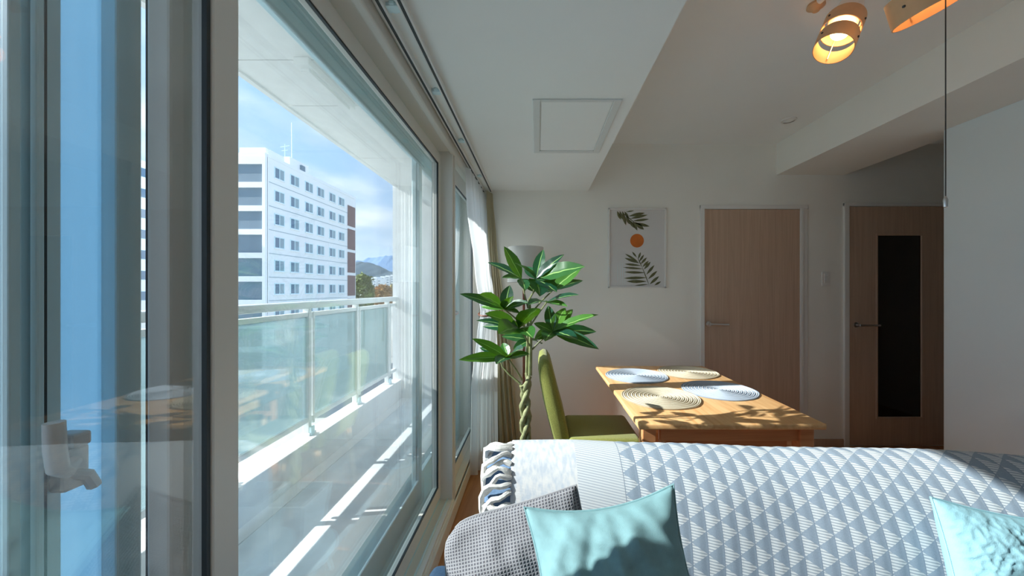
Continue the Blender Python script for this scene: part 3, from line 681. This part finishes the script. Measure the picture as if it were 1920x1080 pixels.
# ================================================================== SOFA
SA = R(3.3); sc_, ss_ = math.cos(SA), math.sin(SA); SO = Vector((-.175, 1.235, 0)); SL = 1.95
def S(x, y, z): return Vector((SO.x + x * sc_ + y * ss_, SO.y - x * ss_ + y * sc_, z * .967))
def smb(mb): 
    mb.v = [S(*p) for p in mb.v]; return mb
sf = thing('sofa', S(SL / 2, -.3, 0), 'blue grey fabric sofa with its back to the dining table', 'sofa')
bprof = [(-.175, .36), (-.155, .47), (-.125, .58), (-.085, .68), (-.05, .735), (-.01, .772), (.035, .785), (.075, .772), (.098, .735), (.108, .66), (.11, .5), (.11, .16), (-.175, .16)]
def rounded_extr(prof, x0, x1, r):
    cy = sum(p[0] for p in prof) / len(prof); cz = .45; n = len(prof)
    secs = [(x0, r), (x0 + r * .3, r * .45), (x0 + r, 0), (x1 - r, 0), (x1 - r * .3, r * .45), (x1, r)]
    v = []
    for (x, ins) in secs:
        for (y, z) in prof:
            dy = y - cy; v.append((x, cy + dy * (1 - ins / .14 * .9 if abs(dy) > 0 else 1), z - (ins if z > .6 else 0)))
    f = [tuple(range(n)), tuple((len(secs) - 1) * n + i for i in range(n - 1, -1, -1))]
    for s in range(len(secs) - 1):
        for i in range(n): f.append((s * n + i, s * n + (i + 1) % n, (s + 1) * n + (i + 1) % n, (s + 1) * n + i))
    return MB().add(v, f)
obj('backrest', smb(rounded_extr(bprof, 0, SL, .03)), M['sofa'], sf, 50)
obj('base', smb(BB(-.055, SL + .05, -.84, .10, .10, .27, b=.015)), M['sofa'], sf)
for i in range(2):
    obj('seat_cushion', smb(BB(.01 + i * SL / 2, SL / 2 - .01 + i * SL / 2, -.86, -.14, .25, .365, b=.035, seg=4)), M['sofa'], sf, 'all')
for x in (-.150, SL + .05): obj('armrest', smb(BB(x, x + .095, -.86, -.10, .10, .475, b=.03, seg=4)), M['sofa'], sf, 'all')
for x in (.0, SL - .06):
    for y in (-.80, .04): obj('leg', smb(MB().tube([(x + .03, y, .10), (x + .03, y, 0)], [.022, .016], 10)), M['rosewood'], sf)

# throw blanket over the back -------------------------------------------------
def throw_mat():
    m = bpy.data.materials.new('triangle_throw'); m.use_nodes = True; nt = m.node_tree; b = nt.nodes['Principled BSDF']; N = nt.nodes.new; L = nt.links.new
    b.inputs['Roughness'].default_value = .9; b.inputs['Specular IOR Level'].default_value = .2
    def mth(op, a, bb=None, c=None):
        n = N('ShaderNodeMath'); n.operation = op
        for i, q in enumerate((a, bb, c)):
            if q is None: continue
            if isinstance(q, (int, float)): n.inputs[i].default_value = q
            else: L(q, n.inputs[i])
        return n.outputs[0]
    tc = N('ShaderNodeTexCoord'); sp = N('ShaderNodeSeparateXYZ'); L(tc.outputs['UV'], sp.inputs[0]); u, v = sp.outputs[0], sp.outputs[1]
    CW, CH = .045, .058
    cu = mth('DIVIDE', mth('SUBTRACT', u, .355), CW); fu = mth('FRACT', cu); ci = mth('FLOOR', cu)
    cv = mth('ADD', mth('DIVIDE', v, CH), mth('MULTIPLY', ci, .5)); fv = mth('FRACT', cv)
    # light triangle: base on the left line, apex on the right line
    dist = mth('MULTIPLY', mth('ABSOLUTE', mth('SUBTRACT', fv, .5)), 2)
    tri = mth('LESS_THAN', dist, mth('SUBTRACT', 1, fu))
    stripe = mth('GREATER_THAN', mth('FRACT', mth('DIVIDE', mth('ADD', v, mth('MULTIPLY', u, .18)), .0075)), .45)
    line = mth('LESS_THAN', fu, .045)
    nz = N('ShaderNodeTexNoise'); nz.inputs['Scale'].default_value = 300; nz.inputs['Detail'].default_value = 4; nz.inputs['Roughness'].default_value = .8; L(tc.outputs['UV'], nz.inputs['Vector'])
    def mix(f, a, c):
        n = N('ShaderNodeMix'); n.data_type = 'RGBA'
        L(f, n.inputs[0])
        for i, q in ((6, a), (7, c)):
            if isinstance(q, tuple): n.inputs[i].default_value = q
            else: L(q, n.inputs[i])
        return n.outputs[2]
    DG, LG, WH, GR = srgb(124, 142, 162), srgb(168, 181, 194), srgb(212, 217, 220), srgb(160, 171, 182)
    dark = mix(nz.outputs['Fac'], DG, LG); st = mix(stripe, GR, WH)
    pat = mix(tri, dark, st); pat = mix(line, pat, srgb(128, 142, 160))
    hat = mix(stripe, srgb(178, 186, 196), WH)
    inpat = mth('GREATER_THAN', u, .355); mid = mix(inpat, hat, pat)
    # scalloped light teeth into the hatched band
    nz3 = N('ShaderNodeTexNoise'); nz3.inputs['Scale'].default_value = 30; nz3.inputs['Detail'].default_value = 6; mp = N('ShaderNodeMapping'); mp.inputs['Scale'].default_value = (2.2, .9, 1); L(tc.outputs['UV'], mp.inputs[0]); L(mp.outputs[0], nz3.inputs['Vector'])
    r3 = N('ShaderNodeValToRGB'); e = r3.color_ramp.elements; e[0].position = .42; e[1].position = .62; e[0].color = srgb(216, 216, 216); e[1].color = srgb(190, 198, 208); L(nz3.outputs['Fac'], r3.inputs[0])
    cream = r3.outputs[0]
    incr = mth('LESS_THAN', u, .213); fin = mix(incr, mid, cream)
    L(fin, b.inputs['Base Color'])
    hgt = mth('ADD', mth('MULTIPLY', nz.outputs['Fac'], .5), mth('ADD', mth('MULTIPLY', stripe, .25), mth('MULTIPLY', mth('SUBTRACT', 1, line), .8)))
    bp = N('ShaderNodeBump'); bp.inputs['Strength'].default_value = .55; bp.inputs['Distance'].default_value = .003; L(hgt, bp.inputs['Height']); L(bp.outputs[0], b.inputs['Normal'])
    return m
M['throw'] = throw_mat()
def prof_pts(off):
    path = [(-.165, .425), (-.155, .47), (-.125, .58), (-.085, .68), (-.05, .735), (-.01, .772), (.035, .785), (.075, .772), (.098, .735), (.108, .66), (.11, .45)]
    n = 80
    # smooth resample (Catmull-Rom)
    out = []
    for i in range(len(path) - 1):
        p0 = Vector(path[max(i - 1, 0)]); p1 = Vector(path[i]); p2 = Vector(path[i + 1]); p3 = Vector(path[min(i + 2, len(path) - 1)])
        for j in range(8):
            t = j / 8; out.append(.5 * ((2 * p1) + (p2 - p0) * t + (2 * p0 - 5 * p1 + 4 * p2 - p3) * t * t + (3 * p1 - p0 - 3 * p2 + p3) * t ** 3))
    out.append(Vector(path[-1])); res = []
    for i, p in enumerate(out):
        tg = (out[min(i + 1, len(out) - 1)] - out[max(i - 1, 0)]).normalized(); nn = Vector((-tg.y, tg.x)); res.append(p + nn * off)
    return res
pp = prof_pts(.012); arc = [0]
for a_, b_ in zip(pp, pp[1:]): arc.append(arc[-1] + (b_ - a_).length)
NP = len(pp) - 1; TX0, TX1 = .085, 1.90
def thr(u, v):
    i = min(NP, int(round(v * NP))); p = pp[i]; x = TX0 + (TX1 - TX0) * u
    puff = .010 * math.sin(math.pi * min(1, max(0, (x % .95) / .95))) + .006 * noise.noise(Vector((x * 4, arc[i] * 5, 1.7)))
    sag = -.012 * max(0, (x - 1.3) / .6)
    tg = (pp[min(i + 1, NP)] - pp[max(i - 1, 0)]).normalized(); nn = Vector((-tg.y, tg.x))
    col = .0008 * math.cos(2 * math.pi * (x - TX0 - .355) / .045) if x - TX0 > .36 else 0
    return S(x + .012 * math.sin(arc[i] * 7), p.x + nn.x * (puff - col), p.y + nn.y * (puff - col) + sag)
tw = thing('throw_blanket', S(1.0, 0, .4), 'grey and white triangle patterned throw draped over the sofa back', 'blanket')
g = MB().grid(thr, 200, NP, lambda u, v: ((TX1 - TX0) * u, arc[min(NP, int(round(v * NP)))]))
cloth_o = obj('cloth', g, M['throw'], tw, 'all')
sm = cloth_o.modifiers.new('thickness', 'SOLIDIFY'); sm.thickness = .007; sm.offset = 1
M['yarn'] = mat('fringe_yarn', srgb(226, 224, 220), .9, noise_amt=.15, noise_scale=90, bump=.5, bump_scale=300)
rnd = random.Random(11)
nt_ = 21
for k in range(nt_):
    v = .04 + .70 * k / (nt_ - 1); i = int(v * NP); b0 = thr(0, i / NP); tg3 = (thr(0, min(NP, i + 1) / NP) - thr(0, max(0, i - 1) / NP)).normalized()
    out = S(-1, 0, 0) - S(0, 0, 0); ln = rnd.uniform(.085, .13); lift = rnd.uniform(.006, .022)
    nrm = out.cross(tg3).normalized(); nrm = nrm if nrm.z > 0 or nrm.y < 0 else -nrm
    pts = []; sway = rnd.uniform(-.05, .04)
    for j in range(9):
        t = j / 8; over = max(0, t * ln - .088)
        p = b0 + out * (min(t * ln, .09) ) + nrm * (lift * math.sin(math.pi * t) + .004) + tg3 * (sway * t * t + .006 * math.sin(9 * t + k)) + Vector((0, 0, -1)) * (over * 1.0 + .035 * t * t)
        pts.append(p)
    obj('tassel', MB().tube(pts, [q_ * rnd.uniform(.9, 1.25) for q_ in (.0075, .0085, .0070, .0072, .0082, .0088, .0088, .0085, .005)], 7), M['yarn'], tw, True)

# cushions -------------------------------------------------------------------
def cushion(name, c, right, up, a, b, T, label, mt, pinch=.10, wr=0, n=48, seed=0, fold=None, uvs=1.0, soft=0.0):
    right = Vector(right).normalized(); up = Vector(up); up = (up - right * up.dot(right)).normalized(); nor = right.cross(up).normalized(); c = Vector(c)
    if nor.y > 0: nor = -nor
    mb = MB()
    def side(sg):
        def fn(s, t):
            u, v = s * 2 - 1, t * 2 - 1
            x = a * u * (1 - pinch * (1 - v * v)); y = b * v * (1 - pinch * (1 - u * u))
            ck = 1 - soft * (u * v) ** 4 * (1 if u < 0 else 0); x *= ck; y *= ck
            h = T * max(0, (1 - u * u) * (1 - v * v)) ** .42
            e = max(0, (1 - u * u) * (1 - v * v)) ** .25
            d = wr * e * (noise.noise(Vector((u * 2.2 + seed, v * 2.2, seed))) + .6 * noise.noise(Vector((u * 5 + v * 3, v * 5 - seed, seed * 2))))
            if fold: d += e * fold(u, v)
            return c + right * x + up * y + nor * (sg * h + d * (1 if sg > 0 else .3))
        return fn
    mb.grid(side(1), n, n, lambda s, t: (s * uvs, t * uvs)); mb.grid(side(-1), n, n, lambda s, t: (s * uvs, t * uvs))
    th = thing(name, c - up * b, label, 'cushion', 'scatter cushions on the sofa')
    o = obj('cover', mb, mt, th, 'all')
    bm = bmesh.new(); bm.from_mesh(o.data); bmesh.ops.remove_doubles(bm, verts=bm.verts[:], dist=1e-5); bmesh.ops.recalc_face_normals(bm, faces=bm.faces[:]); bm.to_mesh(o.data); bm.free()
    edge = []
    for q in range(4):
        for j in range(16):
            t = j / 16 * 2 - 1; u, v = [(t, -1), (1, t), (-t, 1), (-1, -t)][q]
            ck = 1 - soft * (u * v) ** 4 * (1 if u < 0 else 0)
            edge.append(c + right * (a * u * (1 - pinch * (1 - v * v)) * ck) + up * (b * v * (1 - pinch * (1 - u * u)) * ck))
    obj('piping', MB().tube(edge + [edge[0]], .0035, 6, False), mt, th, True)
    return th
def waffle():
    m = bpy.data.materials.new('grey_waffle'); m.use_nodes = True; nt = m.node_tree; b = nt.nodes['Principled BSDF']; N = nt.nodes.new; L = nt.links.new
    b.inputs['Roughness'].default_value = .9
    tc = N('ShaderNodeTexCoord'); sp = N('ShaderNodeSeparateXYZ'); L(tc.outputs['UV'], sp.inputs[0]); outs = []
    for ax in (0, 1):
        a = N('ShaderNodeMath'); a.operation = 'MULTIPLY'; a.inputs[1].default_value = 46; L(sp.outputs[ax], a.inputs[0])
        f = N('ShaderNodeMath'); f.operation = 'PINGPONG'; f.inputs[1].default_value = .5; L(a.outputs[0], f.inputs[0]); outs.append(f.outputs[0])
    mn = N('ShaderNodeMath'); mn.operation = 'MINIMUM'; L(outs[0], mn.inputs[0]); L(outs[1], mn.inputs[1])
    r = N('ShaderNodeValToRGB'); e = r.color_ramp.elements; e[0].position = .08; e[0].color = srgb(150, 150, 154); e[1].position = .3; e[1].color = srgb(84, 84, 92)
    L(mn.outputs[0], r.inputs[0]); L(r.outputs[0], b.inputs['Base Color'])
    bp = N('ShaderNodeBump'); bp.invert = True; bp.inputs['Strength'].default_value = .8; bp.inputs['Distance'].default_value = .004; L(mn.outputs[0], bp.inputs['Height']); L(bp.outputs[0], b.inputs['Normal'])
    return m
M['waffle'] = waffle()
cushion('waffle_cushion', (-.045, .965, .545), (.965, .02, .255), (-.20, .50, .84), .205, .176, .078, 'grey waffle weave cushion leaning on the sofa arm', M['waffle'], .04, .014, 48, 2.0, None, 1.0, .20)
def tf_(u, v):
    s = 0
    for (cu, an, w_, amp) in ((.35, .5, .10, .010), (-.25, -.4, .09, -.009), (.05, .2, .08, .008), (.7, .8, .08, .009), (-.65, -.7, .1, .008)):
        d_ = (u - cu) + an * (v - .6); s += .8 * amp * math.exp(-(d_ / w_) ** 2) * max(0, min(1, .5 + v))
    return s
cushion('teal_cushion', (.176, .785, .645), (.985, .0, .152), (-.06, .56, .83), .186, .196, .080, 'plain teal linen cushion in front of the grey waffle one', M['teal'], .15, .015, 64, 5.0, tf_)
def cr_(u, v):
    a_ = abs(noise.noise(Vector((u * 7 + v * 3, v * 9 - u * 2, 3)))); b_ = abs(noise.noise(Vector((u * 9 - v * 6, v * 8, 8))))
    return .0036 * (1 - min(1, a_ * 2.6)) + .0028 * (1 - min(1, b_ * 2.8)) + .004 * noise.noise(Vector((u * 4, v * 4, 1)))
cushion('aqua_cushion', (1.248, .915, .539), (.97, -.05, -.15), (.06, .38, .92), .20, .19, .070, 'pale aqua crinkled cushion at the right end of the sofa', M['aqua'], .07, .004, 120, 9.0, cr_)

# ================================================================== OUTSIDE
GZ = -12.0
struct('ground', B(-3000, 40, -400, 3600, GZ - 1, GZ), M['ground'], 'distant city ground far below the balcony', 'ground')
FX, Y0, Y1, ZT = -31.6, 42.05, 63.0, CAMH + 15.8
bd = thing('apartment_building', (-36, 52, GZ), 'white apartment block with rows of windows across from the balcony', 'building')
obj('wall', B(-42, FX, Y0 + .35, Y1, GZ, ZT - .4), M['facade'], bd)
obj('parapet', B(-42, FX - .3, Y1 - .3, Y1 + .02, ZT - .4, ZT).box(FX - .3, FX + .06, Y0 + .41, Y1, ZT - .4, ZT).box(-42, -31.96, Y0 + .05, Y0 + .35, ZT - .4, ZT), M['facade'], bd)
rowz = [CAMH + 13.96 - 2.8 * k for k in range(8)]
cold = [44.37, 47.15, 50.1, 52.8, 55.8, 58.4]
w0 = None
for zc in rowz:
    for yc in cold:
        if w0 is None:
            a_, h_ = .85, .68
            w0 = obj('window', B(FX, FX + .07, yc - a_, yc - a_ + .09, zc - h_, zc + h_).box(FX, FX + .07, yc + a_ - .09, yc + a_, zc - h_, zc + h_).box(FX, FX + .07, yc - a_, yc + a_, zc - h_, zc - h_ + .09).box(FX, FX + .07, yc - a_, yc + a_, zc + h_ - .09, zc + h_).box(FX, FX + .06, yc - .05, yc + .05, zc - h_, zc + h_), M['frame2'], bd)
            pa0 = obj('pane', B(FX, FX + .03, yc - a_ + .05, yc, zc - h_ + .05, zc + h_ - .05), M['bglass'], w0)
            pb0 = obj('pane', B(FX, FX + .03, yc, yc + a_ - .05, zc - h_ + .05, zc + h_ - .05), M['bcurtain'], w0)
            si0 = obj('window_sill', B(FX, FX + .15, yc - a_ - .05, yc + a_ + .05, zc - h_ - .1, zc - h_), M['facade'], bd); wy, wz = yc, zc
        else:
            o_ = (0, yc - wy, zc - wz); nw = copy_part(w0, bd, o_)
            for q in (pa0, pb0):
                c_ = q.copy(); sc.collection.objects.link(c_); c_.parent = nw
            copy_part(si0, bd, o_)
for k in range(8):
    zc = rowz[k] - 1.4
    obj('floor_joint', B(FX, FX + .03, Y0 + .6, Y1 - 2.6, zc - .03, zc + .03), M['bcurtain'], bd)
# glazed front bays with white bands
obj('corner_pier', B(-31.95, FX, Y0, Y0 + .4, GZ, ZT), M['facade'], bd)
f0 = None
for k in range(9):
    z1 = CAMH + (541 - 307) / 16.17 - 2.735 * k
    if f0 is None:
        f0 = obj('glazed_bay', B(-42, -31.95, Y0 + .2, Y0 + .4, z1 - 2.1, z1).box(-36.4, -36.3, Y0 + .17, Y0 + .2, z1 - 2.1, z1), M['bpanel'], bd); f1 = obj('white_band', B(-42, -31.95, Y0, Y0 + .4, z1 - 2.735, z1 - 2.1), M['facade'], bd); fz = z1
        obj('white_band', B(-42, -31.95, Y0, Y0 + .4, z1, ZT - .4), M['facade'], bd)
    else: copy_part(f0, bd, (0, 0, z1 - fz)); copy_part(f1, bd, (0, 0, z1 - fz))
b0_ = None
for k in range(7):
    zc = CAMH + 13.9 - 3.9 * k
    if b0_ is None: b0_ = obj('brown_panel', B(FX, FX + .08, 60.3, 62.7, zc - 3.4, zc), M['brick'], bd); bz_ = zc
    else: copy_part(b0_, bd, (0, 0, zc - bz_))
ph = obj('penthouse', B(-35.5, -32.4, 43.2, 46.4, ZT - .4, ZT + 1.0).box(-34.5, -32.1, 47.0, 50.8, ZT - .4, ZT + 1.3), M['facade'], bd)
obj('rooftop_unit', B(-32.6, -31.9, 49.0, 49.8, ZT - .2, ZT + .9), M['bpanel'], bd)
obj('antenna', MB().tube([(-33.2, 49.0, ZT + 1.2), (-33.2, 49.0, ZT + 6.6)], .06, 6).tube([(-33.6, 48.2, ZT + 1.2), (-33.6, 48.2, ZT + 3.4)], .04, 5).tube([(-34.2, 48.2, ZT + 3.0), (-33.0, 48.2, ZT + 3.2)], .03, 5).tube([(-34.0, 48.2, ZT + 2.5), (-33.2, 48.2, ZT + 2.6)], .03, 5), M['frame2'], bd)

bd2 = thing('apartment_building', (-58, 50, GZ), 'second white apartment block glimpsed between the window stiles', 'building')
obj('wall', B(-64, -53.8, 34, 58, GZ, CAMH + 16.9), M['facade'], bd2)
obj('parapet', B(-64.05, -53.7, 33.9, 58.1, CAMH + 16.9, CAMH + 17.4), M['facade'], bd2)
z0 = None
for k in range(8):
    for yc in (41.9, 45.6, 49.4):
        zc = CAMH + (541 - 326) / 13.6 - 2.8 * k
        if z0 is None:
            z0 = obj('window', B(-53.8, -53.74, yc - .55, yc + .55, zc - .65, zc + .65), M['frame2'], bd2); z1_ = obj('pane', B(-53.74, -53.72, yc - .48, yc + .48, zc - .58, zc + .58), M['bglass'], z0); zy, zz = yc, zc
        else:
            nw = copy_part(z0, bd2, (0, yc - zy, zc - zz)); c_ = z1_.copy(); sc.collection.objects.link(c_); c_.parent = nw

# distant blocks
def block(px0, px1, pyt, d, label, steps):
    a, b = P(px0, pyt, d), P(px1, pyt, d)
    t_ = thing('distant_building', ((a.x + b.x) / 2, d + 8, GZ), label, 'building', 'distant white housing blocks')
    n = len(steps); wd = (b.x - a.x) / n
    for i, s in enumerate(steps):
        x0, x1, zt = a.x + wd * i, a.x + wd * (i + 1), a.z - s
        obj('tower', B(x0, x1 - .4, d + i * 2, d + 16 + i * 2, GZ, zt), M['facade'], t_)
        k = 0
        z = zt - 2.2
        while z > GZ + 3 and k < 7:
            obj('window_band', B(x0 + 1, x1 - 1.4, d + i * 2 - .2, d + i * 2, z - .9, z), M['bpanel'], t_); z -= 3.1; k += 1
block(690, 712, 519, 420, 'distant white stepped housing block, left of the pair', (1.2, 0, 2.2))
block(713, 738, 515, 460, 'distant white stepped housing block, right of the pair', (2.0, 1.0, 0))

# trees
def tree(px, py, d, rad, hgt, cols, label, seed):
    c = P(px, py, d); t_ = thing('autumn_tree', (c.x, c.y, GZ), label, 'tree', 'trees beside the apartment block')
    obj('trunk', MB().tube([(c.x, c.y, GZ), (c.x + .2, c.y, (GZ + c.z) / 2), (c.x, c.y, c.z)], [.35, .28, .12], 8), M['trunk'], t_, True)
    rn = random.Random(seed); mb = MB()
    for _ in range(1700):
        th, ph_ = rn.uniform(0, 6.283), math.acos(rn.uniform(-.7, 1)); rr = rn.uniform(.55, 1) ** .5 * (1 + .22 * noise.noise(Vector((math.cos(th) * 2.2, math.sin(th) * 2.2, ph_ * 2 + seed))))
        p = c + Vector((rad * rr * math.sin(ph_) * math.cos(th), rad * rr * math.sin(ph_) * math.sin(th), hgt * rr * math.cos(ph_)))
        a = Vector((rn.gauss(0, 1), rn.gauss(0, 1), rn.gauss(0, 1))).normalized(); b = a.cross(Vector((rn.gauss(0, 1), rn.gauss(0, 1), rn.gauss(0, 1)))).normalized(); s = rn.uniform(.25, .5)
        mb.add([p - a * s, p + b * s * .6, p + a * s, p - b * s * .6], [(0, 1, 2, 3)])
    fo = obj('foliage', mb, mat('foliage_%d' % seed, cols, .9, noise_amt=.35, noise_scale=.5), t_); fo['kind'] = 'stuff'
tree(681, 552, 82, 2.4, 4.6, srgb(128, 138, 84), 'tall olive green tree beside the apartment block', 1)
tree(718, 556, 92, 2.8, 3.0, srgb(178, 134, 78), 'orange autumn tree in front of the distant blocks', 2)
tree(742, 555, 101, 2.6, 3.4, srgb(164, 146, 84), 'yellow autumn tree nearest the balcony end wall', 4)
tree(655, 572, 70, 2.2, 3.0, srgb(116, 128, 90), 'low green tree behind the corner of the block', 5)

# hills
def hills(name, d, pts, depth, mt, label):
    prof = []
    for (a, b) in zip(pts, pts[1:]):
        for j in range(10):
            t = j / 10; prof.append((a[0] + (b[0] - a[0]) * t, a[1] + (b[1] - a[1]) * t))
    prof.append(pts[-1]); mb = MB(); n = len(prof); v = []
    for r, (dd, k) in enumerate(((-depth, 0), (-depth * .5, .55), (0, 1), (depth * .6, .4), (depth, 0))):
        for i, (x, y) in enumerate(prof):
            p = P(x, y, d); h = (p.z - GZ) * k * (1 + .06 * noise.noise(Vector((i * .35, r * 1.3, d * .01)))); v.append((p.x, d + dd, GZ + h))
    f = [(r * n + i, r * n + i + 1, (r + 1) * n + i + 1, (r + 1) * n + i) for r in range(4) for i in range(n - 1)]
    struct(name, mb.add(v, f), mt, label, 'hills', 'all')
hills('hills_near', 1900, [(-700, 500), (0, 478), (300, 488), (560, 500), (640, 494), (680, 491), (705, 497), (740, 512), (800, 508), (900, 520), (1400, 515)], 500, M['hill'], 'dark wooded hill on the horizon')
hills('hills_far', 3000, [(-700, 500), (200, 470), (560, 492), (660, 490), (695, 484), (722, 479), (745, 482), (800, 488), (900, 500), (1400, 505)], 500, M['hill_haze'], 'mountain on the horizon with pale blue haze put into its colour')
